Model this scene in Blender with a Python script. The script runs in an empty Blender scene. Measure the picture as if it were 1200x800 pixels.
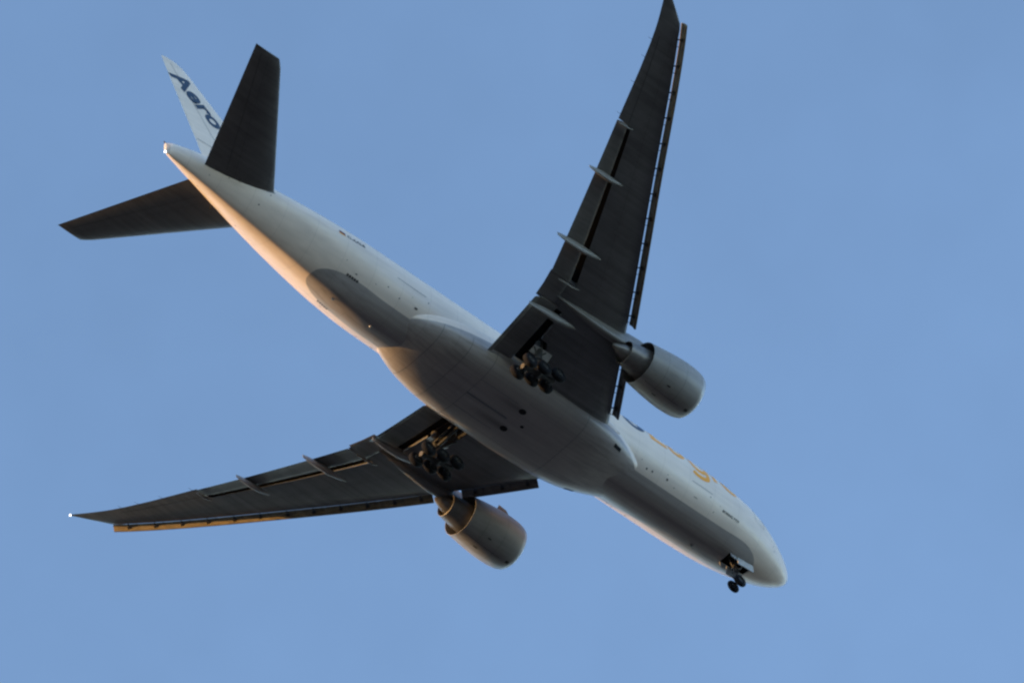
import bpy, bmesh, math, random
from mathutils import Vector, Matrix

random.seed(7)
PI = math.pi
R = math.radians
sc = bpy.context.scene
COL = sc.collection

# ------------------------------------------------------------------ placement
# The airliner is modelled in its own frame: x forward (nose tip at 0), y to
# port, z up from the fuselage axis; s = metres aft of the nose = -x.
PITCH = R(2.5)
# the camera is held 1.7 m above the ground
ALT = 1.7 + 397.2681 * math.cos(PITCH) + 288.2433 * math.sin(PITCH)                                   # height of the fuselage axis
RP = Matrix.Rotation(-PITCH, 4, 'Y')          # nose a little up, as on approach
PLANE_M = Matrix.Translation((0, 0, ALT)) @ RP

# ------------------------------------------------------------------ camera
cam_rows = ((0.7226941959749648, -0.68551515276393, -0.08821606676306129),
            (0.48554780463944286, 0.5943770359245426, -0.6410610490237044),
            (0.4918906672360399, 0.4204579818443227, 0.7624032115550686))
rgt, dwn, fwd = (Vector(r) for r in cam_rows)
cm = Matrix(((rgt.x, -dwn.x, -fwd.x), (rgt.y, -dwn.y, -fwd.y), (rgt.z, -dwn.z, -fwd.z))).to_4x4()
cm.translation = Vector((-288.2433094153071, -222.62170649334678, -397.2681016948283))
cam_d = bpy.data.cameras.new('camera')
cam = bpy.data.objects.new('camera', cam_d)
COL.objects.link(cam)
cam.matrix_world = PLANE_M @ cm
cam_d.sensor_width = 36.0
cam_d.lens = 8279.315 * 36.0 / 1200.0
cam_d.clip_start = 1.0
cam_d.clip_end = 100000.0
sc.camera = cam

# ------------------------------------------------------------------ sky and sun
SUN_EL = R(5.2)
# direction to the sun on the ground plan: aft (-x) and port (+y)
SUN_AZ_VEC = Vector((-0.91, 0.415, 0)).normalized()
world = bpy.data.worlds.new('World')
sc.world = world
world.use_nodes = True
wn = world.node_tree.nodes
wl = world.node_tree.links
sky = wn.new('ShaderNodeTexSky')
sky.sky_type = 'NISHITA'
sky.sun_disc = False
sky.sun_elevation = SUN_EL
sky.sun_rotation = math.atan2(SUN_AZ_VEC.x, SUN_AZ_VEC.y)
sky.altitude = 3000
sky.air_density = 0.70
sky.dust_density = 0.4
sky.ozone_density = 0.75
bg = wn['Background']
# very thin, uneven high haze: a few per cent of brightness across the sky
w_tc = wn.new('ShaderNodeTexCoord')
w_no = wn.new('ShaderNodeTexNoise')
w_no.inputs['Scale'].default_value = 22.0
w_no.inputs['Detail'].default_value = 4.0
w_no.inputs['Roughness'].default_value = 0.55
w_mr = wn.new('ShaderNodeMapRange')
w_mr.inputs['From Min'].default_value = 0.3
w_mr.inputs['From Max'].default_value = 0.7
w_mr.inputs['To Min'].default_value = 0.955
w_mr.inputs['To Max'].default_value = 1.045
w_mx = wn.new('ShaderNodeVectorMath')
w_mx.operation = 'SCALE'
wl.new(w_tc.outputs['Generated'], w_no.inputs['Vector'])
wl.new(w_no.outputs['Fac'], w_mr.inputs['Value'])
wl.new(sky.outputs['Color'], w_mx.inputs[0])
wl.new(w_mr.outputs[0], w_mx.inputs['Scale'])
wl.new(w_mx.outputs[0], bg.inputs['Color'])
bg.inputs['Strength'].default_value = 0.15

sun_d = bpy.data.lights.new('sun', 'SUN')
sun_d.energy = 2.0
sun_d.angle = R(0.5)
sun_d.color = (1.0, 0.54, 0.17)
sun = bpy.data.objects.new('sun', sun_d)
COL.objects.link(sun)
sv = (SUN_AZ_VEC * math.cos(SUN_EL) + Vector((0, 0, math.sin(SUN_EL)))).normalized()
sun.rotation_euler = sv.to_track_quat('Z', 'Y').to_euler()
sun.location = (0, 0, ALT + 100)

sc.view_settings.view_transform = 'Standard'
sc.view_settings.look = 'None'
sc.view_settings.gamma = 1.0
sc.view_settings.use_curve_mapping = False
sc.view_settings.exposure = 2.26
sc.render.engine = 'CYCLES'
sc.cycles.max_bounces = 6
sc.cycles.pixel_filter_type = 'BLACKMAN_HARRIS'
sc.cycles.filter_width = 2.4


# ------------------------------------------------------------------ materials
class NT:
    def __init__(self, name):
        self.m = bpy.data.materials.new(name)
        self.m.use_nodes = True
        self.n = self.m.node_tree.nodes
        self.l = self.m.node_tree.links
        self.b = self.n['Principled BSDF']

    def sock(self, s, v):
        if isinstance(v, (int, float)):
            s.default_value = v
        elif isinstance(v, tuple):
            s.default_value = v
        else:
            self.l.new(v, s)

    def math(self, op, a, b=0.0, c=0.0, clamp=False):
        n = self.n.new('ShaderNodeMath')
        n.operation = op
        n.use_clamp = clamp
        for i, v in enumerate((a, b, c)):
            self.sock(n.inputs[i], v)
        return n.outputs[0]

    def sstep(self, v, lo, hi):
        n = self.n.new('ShaderNodeMapRange')
        n.interpolation_type = 'SMOOTHSTEP'
        self.sock(n.inputs['Value'], v)
        n.inputs['From Min'].default_value = lo
        n.inputs['From Max'].default_value = hi
        return n.outputs[0]

    def lin(self, v, lo, hi, a=0.0, b=1.0):
        n = self.n.new('ShaderNodeMapRange')
        self.sock(n.inputs['Value'], v)
        n.inputs['From Min'].default_value = lo
        n.inputs['From Max'].default_value = hi
        n.inputs['To Min'].default_value = a
        n.inputs['To Max'].default_value = b
        return n.outputs[0]

    def mix(self, f, a, b, blend='MIX'):
        n = self.n.new('ShaderNodeMix')
        n.data_type = 'RGBA'
        n.blend_type = blend
        self.sock(n.inputs[0], f)
        for s, v in ((n.inputs[6], a), (n.inputs[7], b)):
            if isinstance(v, tuple):
                s.default_value = (v[0], v[1], v[2], 1)
            else:
                self.l.new(v, s)
        return n.outputs[2]

    def coords(self):
        t = self.n.new('ShaderNodeTexCoord')
        x = self.n.new('ShaderNodeSeparateXYZ')
        self.l.new(t.outputs['Object'], x.inputs[0])
        self.vec = t.outputs['Object']
        return x.outputs

    def noise(self, scale, vscale=(1, 1, 1), detail=4.0, rough=0.55):
        mp = self.n.new('ShaderNodeMapping')
        self.l.new(self.vec, mp.inputs[0])
        mp.inputs['Scale'].default_value = vscale
        n = self.n.new('ShaderNodeTexNoise')
        self.l.new(mp.outputs[0], n.inputs['Vector'])
        n.inputs['Scale'].default_value = scale
        n.inputs['Detail'].default_value = detail
        n.inputs['Roughness'].default_value = rough
        return n.outputs['Fac']

    def seam(self, coord, period, width, phase=0.0):
        """1 on thin lines every `period` metres along a coordinate."""
        f = self.math('FRACT', self.math('MULTIPLY_ADD', coord, 1.0 / period, phase))
        d = self.math('ABSOLUTE', self.math('SUBTRACT', f, 0.5))
        return self.math('GREATER_THAN', d, 0.5 - 0.5 * width / period)


def grime(t, base, amt_streak=0.16, amt_blot=0.10):
    """wear: streaks running aft and soft blotches, as a multiplier of the paint"""
    st = t.noise(1.0, (0.10, 2.2, 2.2), 5.0, 0.6)
    bl = t.noise(0.45, (1, 1, 1), 4.0, 0.6)
    f = t.math('ADD', t.lin(st, 0.35, 0.7, 1.0, 1.0 - amt_streak), t.lin(bl, 0.35, 0.7, 0.0, -amt_blot))
    comb = t.n.new('ShaderNodeCombineColor')
    for i in range(3):
        t.l.new(f, comb.inputs[i])
    return t.mix(1.0, base, comb.outputs[0], 'MULTIPLY')


WHITE = (0.775, 0.665, 0.575)
GREY = (0.385, 0.355, 0.345)


def paint_mat(name, mode):
    t = NT(name)
    c = t.coords()
    s = t.math('MULTIPLY', c[0], -1.0)
    y, z = c[1], c[2]
    if mode == 'body':
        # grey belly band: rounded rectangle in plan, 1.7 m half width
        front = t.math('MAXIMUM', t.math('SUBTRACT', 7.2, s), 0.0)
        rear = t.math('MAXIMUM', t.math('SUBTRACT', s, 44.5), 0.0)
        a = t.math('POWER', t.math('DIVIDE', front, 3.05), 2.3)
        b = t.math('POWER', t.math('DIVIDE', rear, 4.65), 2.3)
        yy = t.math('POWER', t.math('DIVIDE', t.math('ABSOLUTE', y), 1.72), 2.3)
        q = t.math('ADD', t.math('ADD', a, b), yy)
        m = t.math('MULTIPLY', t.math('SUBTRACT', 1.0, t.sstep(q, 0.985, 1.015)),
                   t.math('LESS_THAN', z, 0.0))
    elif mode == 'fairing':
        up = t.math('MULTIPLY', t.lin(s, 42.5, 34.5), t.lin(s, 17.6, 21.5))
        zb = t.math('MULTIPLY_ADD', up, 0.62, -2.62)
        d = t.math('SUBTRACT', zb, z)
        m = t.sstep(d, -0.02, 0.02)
    else:
        m = 0.0
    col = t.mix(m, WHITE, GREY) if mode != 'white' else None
    if col is None:
        col = t.mix(0.0, WHITE, GREY)
    col = grime(t, col, 0.13, 0.07)
    if mode in ('body', 'fairing'):
        dirt = t.noise(1.0, (0.06, 3.0, 3.0), 6.0, 0.65)
        col = t.mix(t.math('MULTIPLY', m, t.lin(dirt, 0.45, 0.72, 0.0, 0.42)), col, (0.10, 0.095, 0.09))
    if mode == 'fairing':                        # soot drawn aft from the pack outlets
        for y0 in (-1.2, 0.85):
            g = t.math('DIVIDE', t.math('SUBTRACT', y, y0), 0.30)
            g = t.math('POWER', 2.718, t.math('MULTIPLY', t.math('MULTIPLY', g, g), -1.0))
            g = t.math('MULTIPLY', g, t.math('MULTIPLY', t.sstep(s, 28.9, 29.4), t.math('SUBTRACT', 1.0, t.sstep(s, 29.6, 33.2))))
            col = t.mix(t.math('MULTIPLY', g, 0.5), col, (0.05, 0.048, 0.045))
    ln = t.seam(s, 2.67, 0.035, 0.13)
    col = t.mix(t.math('MULTIPLY', ln, 0.18), col, (0.05, 0.05, 0.055))
    t.l.new(col, t.b.inputs['Base Color'])
    t.sock(t.b.inputs['Roughness'], t.lin(t.noise(2.0), 0.3, 0.7, 0.28, 0.42))
    return t.m


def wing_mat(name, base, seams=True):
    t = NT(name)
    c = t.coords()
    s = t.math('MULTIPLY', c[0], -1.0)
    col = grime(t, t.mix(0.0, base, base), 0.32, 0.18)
    if seams:
        sw = t.math('MULTIPLY_ADD', t.math('ABSOLUTE', c[1]), -0.52, s)   # along the spars
        ln = t.math('MAXIMUM', t.seam(sw, 2.9, 0.04, 0.4), t.seam(c[1], 3.1, 0.035, 0.2))
        col = t.mix(t.math('MULTIPLY', ln, 0.35), col, (0.03, 0.03, 0.03))
        # oval tank access panels in rows between the spars
        pu = t.math('DIVIDE', t.math('SUBTRACT', t.math('FRACT', t.math('DIVIDE', c[1], 0.82)), 0.5), 0.27)
        pv = t.math('DIVIDE', t.math('SUBTRACT', t.math('FRACT', t.math('MULTIPLY_ADD', sw, 1 / 2.9, 0.9)), 0.5), 0.105)
        q = t.math('ADD', t.math('MULTIPLY', pu, pu), t.math('MULTIPLY', pv, pv))
        ring = t.math('MULTIPLY', t.math('LESS_THAN', q, 1.0), t.math('GREATER_THAN', q, 0.66))
        col = t.mix(t.math('MULTIPLY', ring, 0.22), col, (0.04, 0.04, 0.04))
    t.l.new(col, t.b.inputs['Base Color'])
    t.sock(t.b.inputs['Roughness'], t.lin(t.noise(2.0), 0.3, 0.7, 0.34, 0.5))
    return t.m


def plain_mat(name, base, rough=0.5, metal=0.0, var=0.15, scale=3.0):
    t = NT(name)
    t.coords()
    n = t.noise(scale)
    dark = tuple(v * (1 - var) for v in base)
    lite = tuple(min(1, v * (1 + var)) for v in base)
    t.l.new(t.mix(t.lin(n, 0.3, 0.7), dark, lite), t.b.inputs['Base Color'])
    t.b.inputs['Roughness'].default_value = rough
    t.b.inputs['Metallic'].default_value = metal
    return t.m


def lamp_mat(name, col, power):
    t = NT(name)
    t.b.inputs['Base Color'].default_value = (0.8, 0.8, 0.8, 1)
    t.b.inputs['Emission Color'].default_value = (*col, 1)
    t.b.inputs['Emission Strength'].default_value = power
    return t.m


def nacelle_mat():
    t = NT('nacelle_paint')
    c = t.coords()
    s = t.math('MULTIPLY', c[0], -1.0)
    col = grime(t, t.mix(0.0, (0.27, 0.26, 0.25), (0.5, 0.5, 0.5)), 0.25, 0.16)
    ln = t.math('MAXIMUM', t.math('COMPARE', s, 22.05, 0.03), t.math('COMPARE', s, 23.75, 0.03))
    col = t.mix(t.math('MULTIPLY', ln, 0.25), col, (0.03, 0.03, 0.03))
    lip = t.math('LESS_THAN', s, 20.32)
    col = t.mix(lip, col, (0.34, 0.34, 0.34))
    t.l.new(col, t.b.inputs['Base Color'])
    t.l.new(t.math('MULTIPLY', lip, 0.3), t.b.inputs['Metallic'])
    t.sock(t.b.inputs['Roughness'], t.lin(t.noise(1.5), 0.3, 0.7, 0.36, 0.52))
    return t.m


def matte(m):
    m.node_tree.nodes['Principled BSDF'].inputs['Specular IOR Level'].default_value = 0.15
    return m


M = {
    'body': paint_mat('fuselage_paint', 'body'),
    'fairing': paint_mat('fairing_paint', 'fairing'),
    'white': paint_mat('white_paint', 'white'),
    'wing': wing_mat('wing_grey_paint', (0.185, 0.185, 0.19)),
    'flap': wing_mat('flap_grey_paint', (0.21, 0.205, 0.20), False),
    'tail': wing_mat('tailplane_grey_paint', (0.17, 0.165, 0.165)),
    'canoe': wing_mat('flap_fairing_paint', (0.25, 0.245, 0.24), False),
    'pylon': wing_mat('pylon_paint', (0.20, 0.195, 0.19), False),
    'cove': matte(plain_mat('flap_cove_shade', (0.008, 0.008, 0.008), 0.95)),  # near-black colour stands in for the shade in the coves
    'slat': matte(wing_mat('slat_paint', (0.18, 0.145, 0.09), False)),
    'slatshade': wing_mat('inboard_slat_shaded', (0.13, 0.12, 0.11), False),  # darker copy of the slat paint, shade put into the colour
    'nacelle': nacelle_mat(),
    'core': plain_mat('exhaust_metal', (0.17, 0.16, 0.15), 0.42, 0.6),
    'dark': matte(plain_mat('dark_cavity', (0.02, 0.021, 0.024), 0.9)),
    'fan': plain_mat('fan_blade_composite', (0.06, 0.06, 0.065), 0.35, 0.3),
    'tyre': matte(plain_mat('tyre_rubber', (0.006, 0.006, 0.008), 0.9)),
    'strut': plain_mat('gear_steel', (0.03, 0.029, 0.028), 0.6, 0.1),
    'strutdark': plain_mat('gear_grime', (0.025, 0.024, 0.023), 0.6, 0.2),
    'door': plain_mat('gear_door_paint', (0.36, 0.355, 0.35), 0.5),
    'doorgrey': plain_mat('gear_door_grey_paint', (0.24, 0.24, 0.25), 0.4),
    'blue': plain_mat('navy_lettering', (0.012, 0.035, 0.075), 0.35, 0, 0.05),
    'orange': plain_mat('orange_lettering', (0.85, 0.34, 0.002), 0.35, 0, 0.05),
    'ink': plain_mat('black_lettering', (0.03, 0.03, 0.035), 0.5, 0, 0.05),
    'red': plain_mat('flag_red', (0.35, 0.02, 0.02), 0.4, 0, 0.05),
    'gold': plain_mat('flag_gold', (0.7, 0.42, 0.03), 0.4, 0, 0.05),
    'line': plain_mat('seal_grey', (0.16, 0.165, 0.175), 0.6, 0, 0.1),
    'glass': plain_mat('cockpit_glass', (0.02, 0.022, 0.026), 0.08),
    'seam': plain_mat('control_gap', (0.085, 0.085, 0.085), 0.6),
    'lamp': lamp_mat('white_lamp', (1.0, 0.95, 0.85), 2.0),
}


# ------------------------------------------------------------------ mesh helpers
def obj(name, bm, mat, parent=None, smooth=True, angle=40):
    me = bpy.data.meshes.new(name)
    bmesh.ops.remove_doubles(bm, verts=bm.verts, dist=1e-5)
    bmesh.ops.recalc_face_normals(bm, faces=bm.faces)
    bm.to_mesh(me)
    bm.free()
    for m in (mat if isinstance(mat, (list, tuple)) else [mat]):
        me.materials.append(m)
    if smooth:
        for p in me.polygons:
            p.use_smooth = True
        me.set_sharp_from_angle(angle=R(angle))
    o = bpy.data.objects.new(name, me)
    COL.objects.link(o)
    if parent is not None:
        o.parent = parent
    return o


def objs(name, bm, mat, parent=None, smooth=True, angle=40):
    """one object for every separate piece of the bmesh"""
    bmesh.ops.remove_doubles(bm, verts=bm.verts, dist=1e-5)
    bm.verts.index_update()
    seen = set()
    out = []
    for v0 in bm.verts:
        if v0.index in seen:
            continue
        stack, isl = [v0], []
        seen.add(v0.index)
        while stack:
            v = stack.pop()
            isl.append(v)
            for e in v.link_edges:
                w = e.other_vert(v)
                if w.index not in seen:
                    seen.add(w.index)
                    stack.append(w)
        b = bmesh.new()
        mp = {v.index: b.verts.new(v.co) for v in isl}
        faces = {f for v in isl for f in v.link_faces}
        for f in sorted(faces, key=lambda q: q.index):
            b.faces.new([mp[v.index] for v in f.verts])
        out.append(obj(name, b, mat, parent, smooth, angle))
    bm.free()
    return out


def loft(bm, rings, cap=True, closed=True, mi=0):
    """rings: list of equally long point lists (x,y,z)."""
    vs = [[bm.verts.new(p) for p in r] for r in rings]
    n = len(rings[0])
    for a, b in zip(vs[:-1], vs[1:]):
        for i in range(n if closed else n - 1):
            j = (i + 1) % n
            f = bm.faces.new((a[i], a[j], b[j], b[i]))
            f.material_index = mi
    if cap and closed:
        for r in (vs[0], vs[-1]):
            f = bm.faces.new(r)
            f.material_index = mi
    return vs


def frame(d):
    d = Vector(d).normalized()
    u = d.cross(Vector((0, 0, 1)))
    if u.length < 1e-3:
        u = d.cross(Vector((0, 1, 0)))
    u.normalize()
    return d, u, d.cross(u)


def tube(bm, a, b, r0, r1=None, n=14):
    r1 = r0 if r1 is None else r1
    a, b = Vector(a), Vector(b)
    d, u, v = frame(b - a)
    rings = []
    for p, r in ((a, r0), (b, r1)):
        rings.append([p + (u * math.cos(2 * PI * k / n) + v * math.sin(2 * PI * k / n)) * r for k in range(n)])
    loft(bm, rings)


def lathe(bm, origin, axis, prof, n=32, cap=True):
    """prof: list of (distance along axis, radius)."""
    o = Vector(origin)
    d, u, v = frame(axis)
    rings = [[o + d * t + (u * math.cos(2 * PI * k / n) + v * math.sin(2 * PI * k / n)) * max(r, 1e-4)
              for k in range(n)] for t, r in prof]
    loft(bm, rings, cap)


def hexa(bm, p):
    """box from 8 corners: bottom 4 then top 4, same winding"""
    v = [bm.verts.new(q) for q in p]
    for f in ((0, 1, 2, 3), (4, 7, 6, 5), (0, 4, 5, 1), (1, 5, 6, 2), (2, 6, 7, 3), (3, 7, 4, 0)):
        bm.faces.new([v[i] for i in f])


def slab(bm, quad, th):
    """thin plate from four corners, thickened along its normal"""
    q = [Vector(p) for p in quad]
    n = (q[1] - q[0]).cross(q[3] - q[0]).normalized() * th * 0.5
    hexa(bm, [p - n for p in q] + [p + n for p in q])


def ball(bm, c, r, n=14):
    prof = [(-r * math.cos(PI * k / 10), r * math.sin(PI * k / 10)) for k in range(11)]
    lathe(bm, c, (1, 0, 0), prof, n)


def pchip(xs, ys):
    n = len(xs)
    h = [xs[i + 1] - xs[i] for i in range(n - 1)]
    d = [(ys[i + 1] - ys[i]) / h[i] for i in range(n - 1)]
    m = [0.0] * n
    m[0], m[-1] = d[0], d[-1]
    for i in range(1, n - 1):
        if d[i - 1] * d[i] > 0:
            w1, w2 = 2 * h[i] + h[i - 1], h[i] + 2 * h[i - 1]
            m[i] = (w1 + w2) / (w1 / d[i - 1] + w2 / d[i])

    def f(x):
        x = min(max(x, xs[0]), xs[-1])
        i = 0
        while i < n - 2 and x > xs[i + 1]:
            i += 1
        t = (x - xs[i]) / h[i]
        return ((1 + 2 * t) * (1 - t) ** 2 * ys[i] + t * (1 - t) ** 2 * h[i] * m[i]
                + t * t * (3 - 2 * t) * ys[i + 1] + t * t * (t - 1) * h[i] * m[i + 1])
    return f


def lerp(a, b, t):
    return a + (b - a) * t


# ------------------------------------------------------------------ ground
def ground():
    t = NT('dry_grass_ground')
    t.coords()
    n1 = t.noise(0.004, detail=6.0)
    n2 = t.noise(0.08, detail=5.0)
    col = t.mix(t.lin(n1, 0.35, 0.65), (0.030, 0.031, 0.028), (0.058, 0.055, 0.050))
    col = t.mix(t.math('MULTIPLY', t.lin(n2, 0.4, 0.7), 0.4), col, (0.022, 0.024, 0.021))
    t.l.new(col, t.b.inputs['Base Color'])
    t.b.inputs['Roughness'].default_value = 0.95
    bm = bmesh.new()
    rad = 45000.0
    ring0 = [(rad * math.cos(2 * PI * k / 96), rad * math.sin(2 * PI * k / 96), 0) for k in range(96)]
    bm.faces.new([bm.verts.new(p) for p in ring0])
    o = obj('ground', bm, t.m, None, False)
    o['kind'] = 'structure'
    o['label'] = 'dry grass ground far below the airplane'
    o['category'] = 'ground'


ground()

# ------------------------------------------------------------------ the airliner
plane = bpy.data.objects.new('cargo_airplane', None)
COL.objects.link(plane)
plane.matrix_world = PLANE_M
plane['label'] = 'white and grey twin-engine cargo airplane flying overhead with its wheels down'
plane['category'] = 'airplane'

# ---- fuselage profile
FS = [0.0, 0.12, 0.4, 1.0, 2.0, 3.0, 4.0, 5.0, 6.0, 8.0, 10.0, 11.8, 20.0, 32.0, 43.0, 46.0, 49.0, 52.0, 55.0, 58.0, 60.0, 61.6, 62.5, 62.9]
FT = [-1.15, -0.82, -0.52, -0.02, 0.72, 1.42, 2.02, 2.42, 2.68, 2.95, 3.06, 3.1, 3.1, 3.1, 3.1, 3.1, 3.1, 3.08, 3.02, 2.90, 2.74, 2.50, 2.28, 2.05]
FB = [-1.15, -1.46, -1.68, -1.98, -2.32, -2.56, -2.74, -2.87, -2.96, -3.06, -3.09, -3.1, -3.1, -3.1, -3.08, -2.78, -2.20, -1.50, -0.78, -0.06, 0.42, 0.78, 0.95, 1.10]
FW = [0.0, 0.36, 0.68, 1.12, 1.64, 2.03, 2.34, 2.58, 2.76, 2.97, 3.06, 3.1, 3.1, 3.1, 3.1, 3.04, 2.82, 2.45, 1.97, 1.42, 1.02, 0.66, 0.40, 0.16]
fT, fB, fW = pchip(FS, FT), pchip(FS, FB), pchip(FS, FW)


def surf(s, a, off=0.0):
    """fuselage point at station s, section angle a (0 bottom, + to starboard)"""
    t, b, w = fT(s), fB(s), fW(s)
    zc, h = 0.5 * (t + b), 0.5 * (t - b)
    sa, ca = math.sin(a), math.cos(a)
    if ca > 0 and s > 41:                        # the keel narrows towards the tail
        e = 1.0 + 0.32 * min(1, (s - 41) / 9.0)
        sa, ca = math.copysign(abs(sa) ** e, sa), ca ** e
    return Vector((-s, -(w + off) * sa, zc - (h + off) * ca))


def ang_at_z(s, z):
    t, b = fT(s), fB(s)
    zc, h = 0.5 * (t + b), 0.5 * (t - b)
    return math.acos(max(-1, min(1, (zc - z) / h)))


bm = bmesh.new()
st = [0.004, 0.03, 0.08, 0.15, 0.25, 0.4, 0.6, 0.85, 1.15, 1.5, 1.9, 2.4, 3.0, 3.6, 4.3, 5, 6, 7, 8, 9, 10, 11, 11.8, 14, 17, 20, 24, 28, 32, 36, 40, 43]
st += [43 + 0.7 * k for k in range(1, 27)] + [62.2, 62.5, 62.7, 62.83, 62.9]
NS = 72
loft(bm, [[surf(s, 2 * PI * k / NS) for k in range(NS)] for s in st])
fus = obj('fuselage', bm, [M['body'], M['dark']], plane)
bm = bmesh.new()
loft(bm, [[surf(q, 2 * PI * k / 40, o_) for k in range(40)] for q, o_ in ((62.70, 0.012), (62.86, 0.012), (62.93, -0.02))])
obj('tail_cap', bm, M['door'], fus)


def cut(o, cutter_bm):
    """real recess cut out of a part"""
    me = bpy.data.meshes.new('recess')
    bmesh.ops.recalc_face_normals(cutter_bm, faces=cutter_bm.faces)
    for f in cutter_bm.faces:
        f.material_index = 0
    cutter_bm.to_mesh(me)
    cutter_bm.free()
    me.materials.append(M['dark'])
    c = bpy.data.objects.new('recess', me)
    COL.objects.link(c)
    c.matrix_world = PLANE_M
    md = o.modifiers.new('b', 'BOOLEAN')
    md.operation = 'DIFFERENCE'
    md.solver = 'EXACT'
    md.object = c
    md.material_mode = 'TRANSFER'
    bpy.context.view_layer.update()
    dg = bpy.context.evaluated_depsgraph_get()
    new = bpy.data.meshes.new_from_object(o.evaluated_get(dg))
    o.modifiers.clear()
    old = o.data
    o.data = new
    bpy.data.meshes.remove(old)
    bpy.data.objects.remove(c)
    bpy.data.meshes.remove(me)


# nose gear bay
c = bmesh.new()
hexa(c, [(-4.25, -0.55, -4.0), (-4.25, 0.55, -4.0), (-6.75, 0.55, -4.0), (-6.75, -0.55, -4.0),
         (-4.25, -0.55, -1.9), (-4.25, 0.55, -1.9), (-6.75, 0.55, -1.9), (-6.75, -0.55, -1.9)])
cut(fus, c)

# ---- belly fairing
BS = [15.4, 17.0, 18.6, 20.2, 22.0, 24.5, 28, 33.2, 35.2, 36.9, 38.5, 40.0, 41.4, 42.3]
BW = [1.2, 1.80, 2.42, 2.98, 3.36, 3.56, 3.62, 3.58, 3.46, 3.25, 2.92, 2.38, 1.7, 1.1]
BB = [-2.2, -2.62, -2.98, -3.28, -3.54, -3.72, -3.80, -3.78, -3.70, -3.57, -3.37, -3.10, -2.70, -2.4]
bW, bB = pchip(BS, BW), pchip(BS, BB)


def fair_pt(s, a, off=0.0):
    w, b = bW(s), bB(s)
    k = min(1, max(0, (s - 15.4) / 7.0)) * min(1, max(0, (42.3 - s) / 6.0))
    top = lerp(-1.9, -0.55, k)
    zc = lerp(-2.1, -1.75, k)
    sa, ca = math.sin(a), math.cos(a)
    e = 2 / lerp(2.05, 3.3, k)
    h = (zc - b) if ca > 0 else (top - zc)
    return Vector((-s, -(w + off) * math.copysign(abs(sa) ** e, sa), zc - (h + off) * math.copysign(abs(ca) ** e, ca)))


bm = bmesh.new()
ss = [15.4 + 0.538 * k for k in range(50)] + [42.3]
loft(bm, [[fair_pt(s, 2 * PI * k / 80) for k in range(80)] for s in ss])
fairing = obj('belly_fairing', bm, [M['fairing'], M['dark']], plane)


# ---- surface decals
def patch(bm, fn, s0, s1, a0, a1, off, n=6, mi=0):
    g = [[bm.verts.new(fn(lerp(s0, s1, i / n), lerp(a0, a1, j / n), off)) for j in range(n + 1)] for i in range(n + 1)]
    for i in range(n):
        for j in range(n):
            f = bm.faces.new((g[i][j], g[i + 1][j], g[i + 1][j + 1], g[i][j + 1]))
            f.material_index = mi


def outline(bm, fn, s0, s1, a0, a1, w=0.035, off=0.006, sides='tblr'):
    da = w / 3.1
    if 't' in sides:
        patch(bm, fn, s0, s1, a1 - da, a1, off, 10)
    if 'b' in sides:
        patch(bm, fn, s0, s1, a0, a0 + da, off, 10)
    if 'l' in sides:
        patch(bm, fn, s0, s0 + w, a0 + da, a1 - da, off, 10)
    if 'r' in sides:
        patch(bm, fn, s1 - w, s1, a0 + da, a1 - da, off, 10)


def text_bm(body, size=1.0, bold=0.0, shear=0.0, space=1.0):
    cu = bpy.data.curves.new('t', 'FONT')
    cu.body = body
    cu.size = size
    cu.offset = bold
    cu.shear = shear
    cu.space_character = space
    cu.resolution_u = 6
    o = bpy.data.objects.new('t', cu)
    COL.objects.link(o)
    dg = bpy.context.evaluated_depsgraph_get()
    me = bpy.data.meshes.new_from_object(o.evaluated_get(dg))
    b = bmesh.new()
    b.from_mesh(me)
    bpy.data.objects.remove(o)
    bpy.data.curves.remove(cu)
    bpy.data.meshes.remove(me)
    return b


def extent(b):
    xs = [v.co.x for v in b.verts]
    ys = [v.co.y for v in b.verts]
    return min(xs), max(xs), min(ys), max(ys)


def wrap_text(body, s0, s1, z0, height, mat, name, side=-1, bold=0.02, shear=0.0, cap='H', label=None):
    """letters laid on the fuselage side; on starboard they read from tail to nose.
    s0 is the station of the first letter's left edge, s1 of the last one's right edge."""
    b = text_bm(body, 1.0, bold, shear)
    x0, x1, y0, y1 = extent(b)
    hb = text_bm(cap, 1.0, bold, 0)
    _, _, h0, h1 = extent(hb)
    hb.free()
    ky = height / (h1 - h0)
    for k in range(1, 24):
        yk = y0 + (y1 - y0) * k / 24
        bmesh.ops.bisect_plane(b, geom=b.verts[:] + b.edges[:] + b.faces[:], plane_co=(0, yk, 0), plane_no=(0, 1, 0))
    for v in b.verts:
        s = lerp(s0, s1, (v.co.x - x0) / (x1 - x0))
        a0 = ang_at_z(s, z0)
        a = a0 + (v.co.y - h0) * ky / 3.1
        p = surf(s, a, 0.008)
        if side > 0:
            p.y = -p.y
        v.co = p
    o = obj(name, b, mat, fus, False)
    if label:
        o['label'] = label
    return o


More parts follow.
